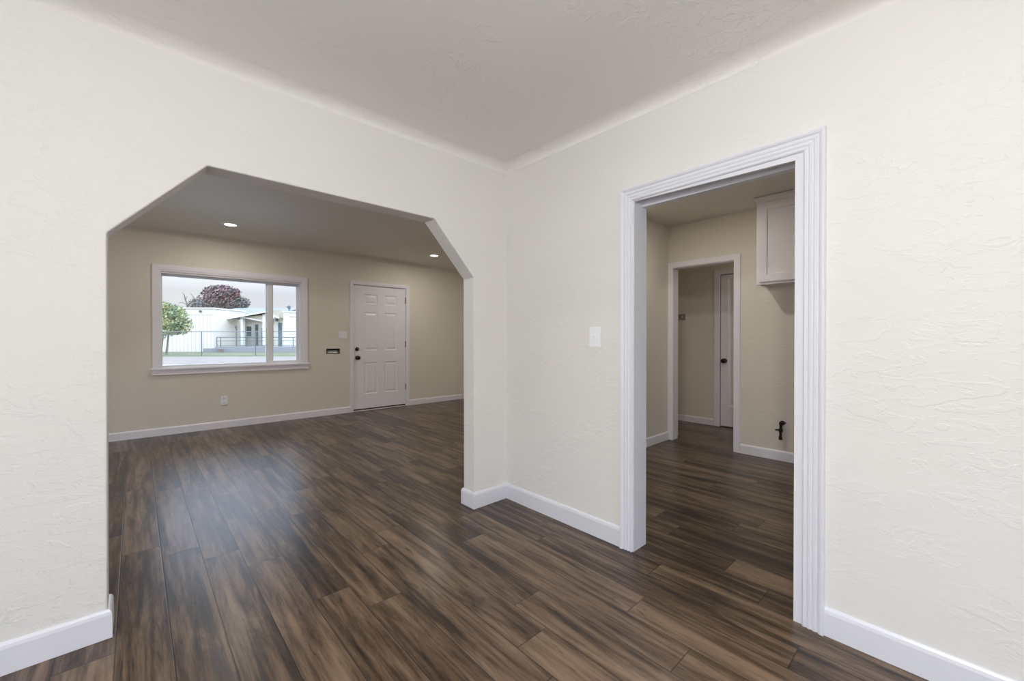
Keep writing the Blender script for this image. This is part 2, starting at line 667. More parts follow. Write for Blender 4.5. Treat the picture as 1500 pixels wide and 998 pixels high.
def make_floor():
    W, LN = .157, 1.22
    x_lo, x_hi, y_lo, y_hi = X0 - .12, XH + .1, Y0 - .1, YF + .14
    joints = {-1: 4.20, 0: 4.05, 1: 3.865, 2: 3.635, 3: 4.345, 4: 2.92, 5: 4.59, 6: 2.325, 7: 1.29, 8: .668, 9: .94,
              10: 1.62, 11: 1.02, 12: .585, 13: .78, 14: 1.15, 15: 1.32, -2: 3.3}
    tones = {(6, 1.115): .92, (6, 2.33): .62, (9, .94): .78, (5, 4.59): .34, (4, 2.92): .55, (3, 1.9): .55, (8, .668): .62, (7, 1.29): .6,
             (5, 2.14): .62, (11, 1.02): .72, (3, 3.1): .35, (10, 1.62): .4}
    bm = bmesh.new()
    uvl = bm.loops.layers.uv.new('plank')
    cl = bm.loops.layers.float_color.new('tone')
    rnd = random.Random(12)
    k0 = int(math.floor((x_lo - .098) / W)) - 1
    k = k0
    while .098 + k * W < x_hi:
        xa, xb = .098 + k * W, .098 + (k + 1) * W
        j = joints.get(k, rnd.uniform(0, LN))
        top = j + math.ceil((y_hi - j) / LN) * LN
        y = top
        while y > y_lo:
            ya, yb = y - LN, y
            tone = rnd.uniform(.22, .78)
            for (kk, yy), t in tones.items():
                if kk == k and abs(yy - yb) < .12: tone = t
            c = (tone, rnd.random(), rnd.random(), 1)
            cx0, cx1, cy0, cy1 = max(xa, x_lo), min(xb, x_hi), max(ya, y_lo), min(yb, y_hi)
            if cx1 > cx0 and cy1 > cy0:
                vs = [bm.verts.new((px, py, 0)) for px, py in ((cx0, cy0), (cx1, cy0), (cx1, cy1), (cx0, cy1))]
                f = bm.faces.new(vs)
                for lp in f.loops:
                    lp[uvl].uv = (lp.vert.co.x - xa, lp.vert.co.y - ya)
                    lp[cl] = c
            y -= LN
        k += 1
    vs = [bm.verts.new(c) for c in ((x_lo, y_lo, -.1), (x_hi, y_lo, -.1), (x_hi, y_hi, -.1), (x_lo, y_hi, -.1))]
    bm.faces.new(vs[::-1])
    me = bpy.data.meshes.new('floor')
    bm.to_mesh(me)
    bm.free()
    me.materials.append(M['floor'])
    o = bpy.data.objects.new('floor', me)
    COL.objects.link(o)
    tag(o, 'dark brown weathered wood plank floor running through all rooms', 'floor', kind='structure')


make_floor()

# ------------------------------------------------------------------ walls
fy = lambda u, v, d: (u, d, v)       # wall in plane y=const : u=x v=z d=y
fx = lambda u, v, d: (d, u, v)       # wall in plane x=const : u=y v=z d=x
fz = lambda u, v, d: (u, v, d)

# arch wall
mb = MB()
arch = [(X0 - .1, -.05), (XL - .004, -.05), (XL, 1.553), (.234, 1.898), (1.372, 1.892), (XR, 1.556), (XR + .003, -.05), (XB2, -.05), (XB2, HT), (X0 - .1, HT)]
mb.prism(arch, YA, YB, fy)
o = mb.build('wall_left', M['wall'], bevel=.006)
tag(o, 'cream plaster wall with a clipped-corner archway to the front room', 'wall', kind='structure')
# doorway wall
DY0, DY1, DZ = .442, 1.190, 1.900
wall_holes('wall_right', M['wall'], fx, Y0 - .1, YA + .0, -.05, HT, XB, XB2, [(DY0 - .03, DY1 + .012, -.05, DZ + .012)],
           'cream trowelled plaster wall with the white cased doorway to the kitchen')
# back and left walls of the near room (behind the camera), each with a window added for fill light
wall_holes('wall_back', M['wall'], fy, X0 - .1, XB, -.05, HT, Y0 - .1, Y0, [(-.5, 1.1, .85, 1.95)], 'cream plaster wall behind the viewer with an added window')
wall_holes('wall_side', M['wall'], fx, Y0, YA, -.05, HT, X0 - .1, X0, [(-.55, .95, .85, 1.95)], 'cream plaster wall left of the viewer with an added window')
# street wall
WX0, WX1, WZ0, WZ1 = .215, 1.750, .79, 1.93
DX0, DX1, DTOP = 2.475, 3.400, 1.995
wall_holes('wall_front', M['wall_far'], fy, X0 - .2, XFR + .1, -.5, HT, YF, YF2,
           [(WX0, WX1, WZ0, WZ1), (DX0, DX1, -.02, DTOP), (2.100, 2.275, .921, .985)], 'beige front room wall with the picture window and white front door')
wall_holes('wall_front_left', M['wall_far'], fx, YB, YF, -.05, HT, X0 - .2, X0 - .1, [(3.65, 5.15, .8, 1.9)], 'left side wall of the front room with an unseen fill light window')
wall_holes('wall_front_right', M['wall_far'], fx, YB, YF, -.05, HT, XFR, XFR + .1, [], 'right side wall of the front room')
# kitchen walls
mb = MB().box(XB2, XK2 + .13, YK, YB, -.05, HT)
tag(mb.build('wall_kitchen_left', M['wall_far']), 'beige kitchen wall left of the inner doorway', 'wall', kind='structure')
KY0, KY1, KZ = 1.541, 2.183, 1.934
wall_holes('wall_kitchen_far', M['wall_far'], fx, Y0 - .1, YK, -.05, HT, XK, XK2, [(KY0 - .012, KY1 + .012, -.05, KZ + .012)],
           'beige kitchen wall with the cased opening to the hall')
wall_holes('wall_kitchen_back', M['wall_far'], fy, XB2, XK, -.05, HT, Y0 - .1, Y0, [(2.8, 3.8, 1.05, 1.95)], 'kitchen back wall with an unseen fill light window')
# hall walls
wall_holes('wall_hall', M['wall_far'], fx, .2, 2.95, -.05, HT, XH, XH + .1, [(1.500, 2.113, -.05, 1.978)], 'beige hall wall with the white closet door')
tag(MB().box(XH + .101, XH + .18, 1.3, 2.3, -.05, 2.1).build('closet_light_seal', M['wall_far']), 'panel added behind the closet door to keep sky light out', 'wall', kind='structure')  # added to stop sky light leaking around the closet slab
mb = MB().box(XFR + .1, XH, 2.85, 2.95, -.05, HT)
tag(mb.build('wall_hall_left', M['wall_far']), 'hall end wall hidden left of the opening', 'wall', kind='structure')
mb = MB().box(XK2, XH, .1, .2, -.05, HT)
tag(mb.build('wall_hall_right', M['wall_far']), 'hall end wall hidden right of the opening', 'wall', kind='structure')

coved_ceiling('ceiling', M['ceil'], X0, XB, Y0, YA, H1, .055, 'pale grey trowelled plaster ceiling of the near room')
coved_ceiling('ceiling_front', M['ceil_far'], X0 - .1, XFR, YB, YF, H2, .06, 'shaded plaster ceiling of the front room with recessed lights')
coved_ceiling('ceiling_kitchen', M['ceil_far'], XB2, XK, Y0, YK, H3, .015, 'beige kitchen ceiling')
tag(MB().box(XK2, XH, .2, 2.85, H3, H3 + .12).build('ceiling_hall', M['ceil_far']), 'dim hall ceiling', 'ceiling', kind='structure')

# ------------------------------------------------------------------ baseboards
BB = [(0, 0), (.013, 0), (.013, .078), (.010, .088), (.005, .094), (0, .095)]


def baseboard(name, path, side, label, m='trim', h=.095):
    prof = [(w, d * h / .095 + .001) for w, d in BB]
    mb = MB().sweep(path, prof, fz, side)
    return tag(mb.build(name, M[m]), label, 'baseboard', kind='structure')


HB = .108
baseboard('baseboard_left', [(X0, YA), (XL - .003, YA), (XL - .003, YB), (X0 - .1, YB)][::1], -1, 'white baseboard at the left foot of the archway', h=HB)
baseboard('baseboard_right', [(XFR, YB), (XR + .002, YB), (XR + .002, YA), (XB, YA), (XB, 1.254)], -1,
          'white baseboard wrapping the arch pillar and running to the doorway', h=HB)
baseboard('baseboard_corner', [(XB, .354), (XB, Y0)], -1, 'white baseboard right of the kitchen doorway', h=HB)
baseboard('baseboard_front', [(2.442, YF), (X0 - .1, YF)], 1, 'white baseboard under the picture window', 'trim_far', .092)
baseboard('baseboard_front_right', [(XFR, YF), (3.449, YF)], 1, 'white baseboard right of the front door', 'trim_far', .092)
baseboard('baseboard_kitchen_left', [(XB2, YK), (XK, YK)], -1, 'white baseboard on the kitchen side wall', 'trim_far', .092)
baseboard('baseboard_kitchen', [(XK, 1.478), (XK, Y0)], -1, 'white baseboard on the far kitchen wall', 'trim_far', .092)
baseboard('baseboard_hall', [(XH, 2.85), (XH, 2.182)], -1, 'white baseboard on the hall wall', 'trim_far', .085)

# ------------------------------------------------------------------ kitchen doorway casing
FL = [(0, 0), (0, .011), (.004, .015), (.009, .015), (.012, .012), (.016, .012), (.020, .016), (.026, .017), (.029, .0135), (.033, .0135),
      (.037, .0175), (.044, .018), (.047, .015), (.051, .015), (.055, .021), (.062, .024), (.069, .024), (.0715, .020), (.0715, 0)]
fxm = lambda u, v, d: (XB - d, u, v)
root = tag(empty('trim_1', (XB, .8, 0)), 'white fluted casing and jamb around the doorway to the kitchen', 'door casing', kind='structure')
off = Matrix.Translation((-XB, -.8, 0))
MB().sweep([(.4215, .0015), (.4215, 1.892), (1.183, 1.884), (1.183, .0015)], FL, fxm, 1).build('fluted_casing', M['trim'], root, xf=off)
mb = MB()
# jamb lining with a shallow filler strip at the head and on the right
mb.box(XB + .014, XB2 + .004, .4125, .432, .0015, 1.9115)
mb.box(XB - .004, XB2 + .004, DY1 - .012, DY1 + .0115, .0015, 1.9115)
mb.box(XB + .014, XB2 + .004, .432, DY1 - .012, 1.900, 1.9115)
mb.build('jamb', M['trim'], root, xf=off)
mb = MB()
mb.prism([(.4185, .0015), (.452, .0015), (.452, 1.867), (1.1779, 1.880), (1.1779, 1.9115), (.4185, 1.9115)], XB - .004, XB + .0135, lambda u, v, d: (d, u, v))
mb.build('filler_strip', M['trim'], root, xf=off)
MB().box(2.045, 2.085, .4325, DY1 - .0125, 1.866, 1.8995).build('door_stop', M['trim'], root, xf=off)
fxk = lambda u, v, d: (XB2 + d, u, v)
MB().sweep([(.424, .0015), (.424, 1.885), (1.183, 1.885), (1.183, .0015)], [(0, 0), (0, .012), (.06, .012), (.06, 0)], fxk, 1).build('rear_casing', M['trim'], root, xf=off)

# opening kitchen -> hall
root = tag(empty('trim_2', (XK, 1.86, 0)), 'flat white casing around the opening from kitchen to hall', 'door casing', kind='structure')
off = Matrix.Translation((-XK, -1.86, 0))
FC = [(0, 0), (0, .012), (.004, .015), (.056, .015), (.060, .012), (.060, 0)]
for nm, f in (('front_casing', lambda u, v, d: (XK - d, u, v)), ('rear_casing', lambda u, v, d: (XK2 + d, u, v))):
    if nm == 'front_casing':
        path = [(1.541, .0015), (1.541, 1.936), (2.174, 1.936), (2.174, .0015)]
    else:
        path = [(1.536, .0015), (1.536, 1.939), (2.188, 1.939), (2.188, .0015)]
    MB().sweep(path, FC, f, 1).build(nm, M['trim_far'], root, xf=off)
mb = MB()
mb.box(XK - .003, XK2 + .003, KY0 - .0115, KY0 + .004, .0015, KZ + .0115)
mb.box(XK - .003, XK2 + .003, KY1 - .004, KY1 + .0115, .0015, KZ + .0115)
mb.box(XK - .003, XK2 + .003, KY0 + .004, KY1 - .004, KZ - .004, KZ + .0115)
mb.build('jamb', M['trim_far'], root, xf=off)
MB().box(XK + .02, XK2 - .03, KY0 + .0035, KY0 + .0055, .90, .96).build('strike_plate', M['nickel'], root, xf=off)

# ------------------------------------------------------------------ panelled door slabs


def panel_slab(x0, x1, z0, z1, th, panels, fn, steps):
    """fn(u,v,d): d grows away from the viewer; panels (ua,ub,va,vb)"""
    us = sorted({x0, x1, *[p[0] for p in panels], *[p[1] for p in panels]})
    vs = sorted({z0, z1, *[p[2] for p in panels], *[p[3] for p in panels]})
    mb = MB()
    for i in range(len(us) - 1):
        for j in range(len(vs) - 1):
            ua, ub, va, vb = us[i], us[i + 1], vs[j], vs[j + 1]
            if any(abs(p[0] - ua) < 1e-6 and abs(p[1] - ub) < 1e-6 and abs(p[2] - va) < 1e-6 and abs(p[3] - vb) < 1e-6 for p in panels):
                prev = None
                for ins, dep in [(0, 0)] + steps:
                    ring = [mb.bm.verts.new(fn(a, b, dep)) for a, b in ((ua + ins, va + ins), (ub - ins, va + ins), (ub - ins, vb - ins), (ua + ins, vb - ins))]
                    if prev:
                        for k in range(4):
                            mb.bm.faces.new((prev[k], prev[(k + 1) % 4], ring[(k + 1) % 4], ring[k]))
                    prev = ring
                mb.bm.faces.new(prev)
            else:
                mb.bm.faces.new([mb.bm.verts.new(fn(a, b, 0)) for a, b in ((ua, va), (ub, va), (ub, vb), (ua, vb))])
    bmesh.ops.remove_doubles(mb.bm, verts=mb.bm.verts, dist=1e-5)
    A = [mb.bm.verts.new(fn(a, b, 0)) for a, b in ((x0, z0), (x1, z0), (x1, z1), (x0, z1))]
    B = [mb.bm.verts.new(fn(a, b, th)) for a, b in ((x0, z0), (x1, z0), (x1, z1), (x0, z1))]
    mb.bm.faces.new(B)
    for k in range(4):
        mb.bm.faces.new((A[k], A[(k + 1) % 4], B[(k + 1) % 4], B[k]))
    bmesh.ops.remove_doubles(mb.bm, verts=mb.bm.verts, dist=1e-5)
    return mb


# front door
SX0, SX1 = 2.496, 3.384
root = tag(empty('door_1', (2.94, YF, 0)), 'white six-panel front door with dark knob and deadbolt', 'door', kind='structure')
off = Matrix.Translation((-2.94, -YF, 0))
P = []
for a, b in ((2.672, 2.892), (3.012, 3.230)):
    P += [(a, b, 1.690, 1.848), (a, b, .950, 1.562), (a, b, .262, .765)]
slab = panel_slab(SX0, SX1, .034, 1.977, .044, P, lambda u, v, d: (u, YF + .016 + d, v), [(.006, .007), (.016, .009), (.026, .008), (.046, .0015)])
slab = slab.build('door_slab', M['door'], root, xf=off)
mb = MB()
for x in (2.782, 3.121): pass
fyd = lambda u, v, d: (u, YF - d, v)
DC = [(0, 0), (0, .010), (.004, .013), (.044, .016), (.049, .013), (.049, 0)]
mb = MB().sweep([(2.490, .0015), (2.490, 1.990), (3.400, 1.990), (3.400, .0015)], DC, fyd, 1)
mb.build('casing', M['trim_far'], root, xf=off)
mb = MB()
mb.box(DX0 + .0005, SX0 - .004, YF - .004, YF2, 0.0015, DTOP - .001)
mb.box(SX1 + .004, DX1 - .0005, YF - .004, YF2, 0.0015, DTOP - .001)
mb.box(SX0 - .004, SX1 + .004, YF - .004, YF2, 1.984, DTOP - .001)
mb.box(SX0 - .004, SX0 + .014, YF + .063, YF2, 0.0015, 1.984)
mb.box(SX1 - .014, SX1 + .004, YF + .063, YF2, 0.0015, 1.984)
mb.box(SX0 + .014, SX1 - .014, YF + .063, YF2, 1.97, 1.984)
mb.build('door_jamb', M['trim_far'], root, xf=off)
MB().box(SX0 - .003, SX1 + .003, YF + .0, YF2 - .001, .0015, .014).box(SX0 - .003, SX1 + .003, YF - .012, YF + .05, .0015, .009).build('threshold', M['alu'], root, xf=off)
MB().box(SX0 + .002, SX1 - .002, YF + .02, YF + .05, .0145, .0335).build('door_sweep', M['rubber'], root, xf=off)
kn = MB().lathe([(0.0, 0), (.033, 0), (.033, .006), (.014, .012), (.012, .03), (.022, .038), (.030, .05), (.029, .062), (.02, .070), (0, .072)], (2.558, YF + .0155, .842), (0, -1, 0))
kn.build('door_knob', M['bronze'], root, smooth=True, xf=off)
db = MB().lathe([(0.0, 0), (.031, 0), (.031, .008), (.022, .016), (0, .017)], (2.556, YF + .0155, .978), (0, -1, 0))
db = db.build('deadbolt', M['bronze'], root, smooth=True, xf=off)
MB().box(2.540, 2.572, YF - .018, YF - .0015, .973, .983, .001).build('thumb_turn', M['nickel'], db, xf=off)
for z in (1.785, 1.05, .325):
    mb = MB().box(3.380, 3.389, YF + .008, YF + .0155, z - .05, z + .05)
    mb.tube((3.3860, YF + .006, z - .052), (3.3860, YF + .006, z + .052), .007)
    mb.build('hinge', M['brass'], root, xf=off)

# hall closet door
root = tag(empty('door_2', (XH, 1.8, 0)), 'narrow white closet door with dark round knob in the hall', 'door', kind='structure')
off = Matrix.Translation((-XH, -1.8, 0))
slab = panel_slab(1.512, 2.101, .012, 1.966, .035, [(1.60, 2.012, .27, 1.915)], lambda u, v, d: (XH - .002 + .012 + d, u, v), [(.008, .008), (.035, .010), (.045, .004)])
slab.build('door_slab', M['door'], root, xf=off)
MB().sweep([(1.507, .0015), (1.507, 1.972), (2.106, 1.972), (2.106, .0015)], [(0, 0), (0, .010), (.006, .016), (.066, .018), (.072, .014), (.072, 0)],
           lambda u, v, d: (XH - d, u, v), 1).build('casing', M['trim_far'], root, xf=off)
MB().lathe([(0, 0), (.031, 0), (.031, .006), (.013, .012), (.012, .03), (.024, .038), (.030, .050), (.027, .062), (0, .068)], (XH + .0095, 2.052, .857), (-1, 0, 0)).build('door_knob', M['bronze'], root, smooth=True, xf=off)

# ------------------------------------------------------------------ picture window
root = tag(empty('window_1', (.98, YF, 0)), 'white sliding picture window looking onto the street', 'window', kind='structure')
off = Matrix.Translation((-.98, -YF, 0))
CP = [(0, 0), (0, .010), (.008, .014), (.020, .014), (.024, .018), (.072, .020), (.078, .016), (.078, 0)]
MB().sweep([(.222, .795), (.222, 1.938), (1.752, 1.938), (1.752, .795)], CP, fyd, 1).build('casing', M['trim_far'], root, xf=off)
MB().box(.128, 1.852, YF - .040, YF - .0002, .772, .795, .004).build('sill', M['trim_far'], root, xf=off)
mb = MB().box(.144, 1.838, YF - .018, YF - .0002, .722, .772)
mb.box(.144, 1.838, YF - .024, YF - .0002, .714, .724, .002)
mb.build('apron', M['trim_far'], root, xf=off)
# reveal lining
mb = MB()
mb.box(WX0 + .0005, WX0 + .010, YF - .002, YF2 - .002, WZ0 + .0005, WZ1 - .0005)
mb.box(WX1 - .010, WX1 - .0005, YF - .002, YF2 - .002, WZ0 + .0005, WZ1 - .0005)
mb.box(WX0 + .010, WX1 - .010, YF - .002, YF2 - .002, WZ1 - .010, WZ1 - .0005)
mb.box(WX0 + .010, WX1 - .010, YF - .002, YF2 - .002, WZ0 + .0005, WZ0 + .010)
mb.build('reveal', M['trim_far'], root, xf=off)
# vinyl frame
fa, fb, fc, fd = WX0 + .010, WX1 - .010, WZ0 + .010, WZ1 - .010
yg = YF + .062
mb = MB()
mb.box(fa, fa + .014, yg, yg + .06, fc, fd)
mb.box(fb - .016, fb, yg, yg + .06, fc, fd)
mb.box(fa + .014, fb - .016, yg, yg + .06, fd - .026, fd)
mb.box(fa + .014, fb - .016, yg, yg + .06, fc, fc + .022)
mb.build('window_frame', M['vinyl'], root, xf=off)
MB().box(1.345, 1.402, yg + .004, yg + .056, fc + .022, fd - .026, .003).box(1.323, 1.345, yg + .022, yg + .056, fc + .022, fd - .026).build('mullion', M['vinyl'], root, xf=off)
MB().box(fa + .013, 1.324, yg + .036, yg + .040, fc + .021, fd - .025).build('glass_pane', M['glass'], root, xf=off)
sash = MB()
sash.box(1.402, 1.410, yg + .012, yg + .034, fc + .022, fd - .026)
sash.box(fb - .038, fb - .016, yg + .012, yg + .034, fc + .022, fd - .026)
sash.box(1.410, fb - .038, yg + .012, yg + .034, fc + .022, fc + .034)
sash.box(1.410, fb - .038, yg + .012, yg + .034, fd - .036, fd - .026)
s_ = sash.build('sash', M['vinyl'], root, xf=off)
MB().box(1.409, fb - .037, yg + .020, yg + .024, fc + .033, fd - .035).build('glass_pane', M['glass'], s_, xf=off)


def fill_window(n, fn, u0, u1, v0, v1, loc, label):
    """unseen window holding a fill light: frame, bar and pane"""
    r = tag(empty('window_%d' % n, loc), label, 'window', kind='structure')
    of = Matrix.Translation([-c for c in loc])
    mb = MB()
    for a, b, c, d in ((u0, u0 + .04, v0, v1), (u1 - .04, u1, v0, v1), (u0 + .04, u1 - .04, v0, v0 + .04), (u0 + .04, u1 - .04, v1 - .04, v1),
                       ((u0 + u1) / 2 - .02, (u0 + u1) / 2 + .02, v0 + .04, v1 - .04)):
        mb.prism([(a, c), (b, c), (b, d), (a, d)], .03, .06, fn)
    mb.build('window_frame', M['vinyl'], r, xf=of)
    MB().sweep([(u0, v0), (u0, v1), (u1, v1), (u1, v0), (u0, v0 - .0001)], [(0, 0), (0, .014), (.07, .014), (.07, 0)], lambda u, v, d: fn(u, v, -d), 1).build('casing', M['trim'], r, xf=of)
    return r


fill_window(2, lambda u, v, d: (u, Y0 - d, v), -.5, 1.1, .85, 1.95, (.3, Y0, 0), 'white window added for fill light in the wall behind the viewer')  # added around the fill light behind the camera
fill_window(3, lambda u, v, d: (X0 - d, u, v), -.55, .95, .85, 1.95, (X0, .2, 0), 'white window added for fill light in the wall left of the viewer')  # added around the fill light beside the camera
fill_window(4, lambda u, v, d: (X0 - .1 - d, u, v), 3.65, 5.15, .8, 1.9, (X0 - .1, 4.4, 0), 'unseen white side window holding a fill light for the front room')  # unseen window built around the front room fill light
fill_window(5, lambda u, v, d: (u, Y0 - d, v), 2.8, 3.8, 1.05, 1.95, (3.3, Y0, 0), 'unseen white kitchen window holding a fill light')  # unseen window built around the kitchen fill light

# ------------------------------------------------------------------ small wall things


def toggle_plate(name, label, loc, rz, gangs, w, h, group=None):
    """plate local: x across, z up, faces -y"""
    r = tag(empty(name, loc, rz), label, 'light switch', group)
    MB().box(-w / 2, w / 2, -.006, -.0003, -h / 2, h / 2, .002).build('cover_plate', M['plastic'], r, smooth=False)
    for g in range(gangs):
        x = (g - (gangs - 1) / 2) * .046
        s = MB().box(x - .006, x + .006, -.0075, -.0055, -.013, .013).build('toggle_slot', M['plastic'], r)
        mb = MB()
        mb.prism([(-.0075, -.004), (-.017, .005), (-.016, .011), (-.0075, .006)], x - .0035, x + .0035, lambda u, v, d: (d, u, v))
        mb.build('toggle', M['plastic'], s)
        for z in (-.030, .030):
            MB().lathe([(0, 0), (.0032, 0), (.0028, .0012), (0, .0014)], (x, -.0058, z), (0, -1, 0), 10).build('screw', M['alu'], r, smooth=True)
    return r


toggle_plate('light_switch', 'white single light switch on the cream wall beside the kitchen doorway', (XB, 1.432, 1.156), R(-90), 1, .075, .116)
toggle_plate('light_switch', 'white double light switch left of the front door casing', (2.331, YF, 1.197), 0, 2, .122, .104)

# outlet under the window
r = tag(empty('wall_outlet', (.836, YF, .353)), 'small white electrical outlet low on the wall under the picture window', 'outlet')
MB().box(-.036, .036, -.006, -.0003, -.058, .058, .002).build('cover_plate', M['plastic'], r)
for z in (.026, -.030):
    dpt = .012 if z > 0 else .022
    rc = MB().box(-.020 if z > 0 else -.028, .020 if z > 0 else .028, -dpt, -.0055, z - .018 if z > 0 else z - .026, z + .018 if z > 0 else z + .024, .003).build('receptacle', M['plastic'], r)
    mb = MB()
    for x in (-.007, .007):
        mb.box(x - .0015, x + .0015, -dpt - .001, -dpt + .002, z - .002, z + .008)
    mb.lathe([(0, 0), (.003, 0), (.003, .003), (0, .003)], (0, -dpt + .002, z - .010), (0, -1, 0), 8)
    mb.build('socket_holes', M['slot'], rc)

# mail slot
r = tag(empty('mail_slot', (2.188, YF, .953)), 'dark rectangular mail slot in the beige wall left of the front door', 'mail slot')
mb = MB()
mb.box(-.097, .097, -.004, -.0003, .031, .038)
mb.box(-.097, .097, -.004, -.0003, -.038, -.031)
mb.box(-.097, -.087, -.004, -.0003, -.031, .031)
mb.box(.087, .097, -.004, -.0003, -.031, .031)
mb.build('rim', M['bronze'], r)
mb = MB()
mb.box(-.0865, .0865, .002, .10, .0290, .0315)
mb.box(-.0865, .0865, .002, .10, -.0315, -.0290)
mb.box(-.0865, -.0840, .002, .10, -.029, .029)
mb.box(.0840, .0865, .002, .10, -.029, .029)
mb.build('slot_lining', M['slot'], r)
mb = MB()
mb.prism([(.016, -.028), (.019, -.028), (.040, .010), (.037, .010)], -.083, .083, lambda u, v, d: (d, u, v))
mb.build('flap', M['alu'], r)
MB().box(-.083, .083, .095, .099, -.028, .028).build('back_plate', M['slot'], r)

# thermostat in the hall
r = tag(empty('thermostat', (XH, 2.618, 1.442), R(-90)), 'small greyish beige thermostat box on the hall wall left of the closet door', 'thermostat')
MB().box(-.056, .056, -.028, -.0003, -.038, .038, .004).build('case', M['beige'], r)
MB().box(.012, .030, -.031, -.0275, -.012, .012, .001).build('dial_window', M['alu'], r)
MB().box(-.045, .0, -.0295, -.0275, -.003, .003).build('lever_slot', M['slot'], r)

# pipe stub with valve on the kitchen wall
r = tag(empty('gas_pipe_stub', (XK, 1.118, .30)), 'black gas pipe stub with valve low on the far kitchen wall', 'pipe')
mb = MB()
mb.lathe([(0, 0), (.022, 0), (.022, .004), (.012, .006), (.012, .03)], (0 - .0003, 0, .055), (-1, 0, 0), 14)
mb.tube((-.002, 0, .055), (-.045, 0, .055), .011)
mb.tube((-.045, 0, .068), (-.045, .004, -.085), .0115)
mb.lathe([(0, 0), (.016, 0), (.016, .022), (0, .022)], (-.045, .0, .045), (0, 0, 1), 8)
mb.lathe([(0, 0), (.015, 0), (.015, .03), (0, .03)], (-.045, .004, -.095), (0, 0, 1), 8)
mb.lathe([(0, 0), (.017, 0), (.017, .03), (0, .03)], (-.045, .002, -.022), (0, 0, 1), 8)
mb.build('pipe', M['iron'], r)
MB().box(-.056, -.050, .008, .045, -.013, .001, .002).tube((-.045, 0, -.006), (-.058, 0.012, -.006), .006).build('valve_handle', M['iron'], r)
MB().box(-.050, -.040, -.040, -.010, .060, .072, .002).build('elbow_cap', M['iron'], r)

# ------------------------------------------------------------------ kitchen wall cabinet
CX = XK - .30
r = tag(empty('wall_cabinet', (XK, .80, 1.632)), 'white shaker kitchen wall cabinet seen through the doorway', 'cabinet')
off = Matrix.Translation((-XK, -.80, -1.632))
cy0, cy1, cz0, cz1 = .35, 1.250, 1.632, 2.374
mb = MB().box(CX + .02, XK - .0003, cy0, cy1, cz0 + .016, cz1)
mb.box(CX + .02, XK - .0003, cy0, cy0 + .016, cz0, cz0 + .016).box(CX + .02, XK - .0003, cy1 - .016, cy1, cz0, cz0 + .016)
mb.build('body', M['cab'], r, xf=off)
mb = MB().box(CX, CX + .0197, cy1 - .038, cy1, cz0, cz1).box(CX, CX + .0197, cy0, cy0 + .038, cz0, cz1)
mb.box(CX, CX + .0197, cy0 + .038, cy1 - .038, cz1 - .038, cz1).box(CX, CX + .0197, cy0 + .038, cy1 - .038, cz0, cz0 + .038)
mb.build('face_frame', M['cab'], r, xf=off)
CR = [(0, 0), (.004, .0), (.006, .010), (.016, .030), (.021, .034), (.021, .044), (0, .044)]
mb = MB().sweep([(XK - .001, cy1), (CX, cy1), (CX, cy0)], [(w, cz1 - .004 + d) for w, d in CR], lambda u, v, d: (u, v, d), -1)
mb.build('crown_moulding', M['cab'], r, xf=off)
for a, b, hy in ((.805, 1.226, .83), (.374, .795, .77)):
    d_ = panel_slab(a, b, cz0 + .022, cz1 - .020, .018, [(a + .062, b - .062, cz0 + .084, cz1 - .082)],
                    lambda u, v, d: (CX - .0185 + d, u, v), [(.002, .009)]).build('cabinet_door', M['cab'], r, xf=off)
    MB().tube((CX - .019, hy, cz0 + .07), (CX - .036, hy, cz0 + .07), .005).lathe([(0, 0), (.012, .003), (.013, .008), (0, .014)], (CX - .030, hy, cz0 + .07), (-1, 0, 0), 16).build('knob', M['nickel'], d_, smooth=True, xf=off)

# ------------------------------------------------------------------ lamps


def can(loc, label):
    r = tag(empty('recessed_light', loc), label, 'ceiling light', 'recessed lights in the front room ceiling')
    MB().lathe([(.058, .0), (.058, -.010), (.066, -.012), (.088, -.004), (.090, -.0003), (.058, -.0003)], (0, 0, 0), (0, 0, 1), 32).build('trim_ring', M['enamel'], r, smooth=True)
    MB().lathe([(0, -.009), (.059, -.009), (.059, -.002), (0, -.002)], (0, 0, 0), (0, 0, 1), 32).build('lens', M['lens'], r)
    l = bpy.data.lights.new('can_light', 'AREA')
    l.shape = 'DISK'
    l.size = .11
    l.energy = L_CAN
    l.color = WARM
    o = bpy.data.objects.new('can_light', l)
    COL.objects.link(o)
    o.parent = r
    o.location = (0, 0, -.014)


can((.795, 5.55, H2), 'lit recessed ceiling light above the picture window, left of the pair in view')
can((3.41, 5.50, H2), 'lit recessed ceiling light above the front door, right of the pair in view')
can((.795, 3.35, H2), 'recessed ceiling light hidden above the archway, left side')
can((3.41, 3.35, H2), 'recessed ceiling light hidden above the archway, right side')


def disk_lamp(loc, label, watts, rad, color):
    """flush ceiling lamp: enamel ring, opal face, light thrown downwards"""
    r = tag(empty('ceiling_light', loc), label, 'ceiling light')
    MB().lathe([(rad, -.0003), (rad * 1.12, -.0003), (rad * 1.12, -.012), (rad * 1.06, -.022), (rad, -.022)], (0, 0, 0), (0, 0, 1), 40).build('trim_ring', M['enamel'], r, smooth=True)
    MB().lathe([(0, -.001), (rad, -.001), (rad, -.016), (rad * .7, -.020), (0, -.022)], (0, 0, 0), (0, 0, 1), 40).build('lens', M['opal'], r, smooth=True)
    l = bpy.data.lights.new('lamp', 'AREA')
    l.shape = 'DISK'
    l.size = rad * 1.9
    l.energy = watts
    l.color = color
    o = bpy.data.objects.new('lamp', l)
    COL.objects.link(o)
    o.parent = r
    o.location = (0, 0, -.026)


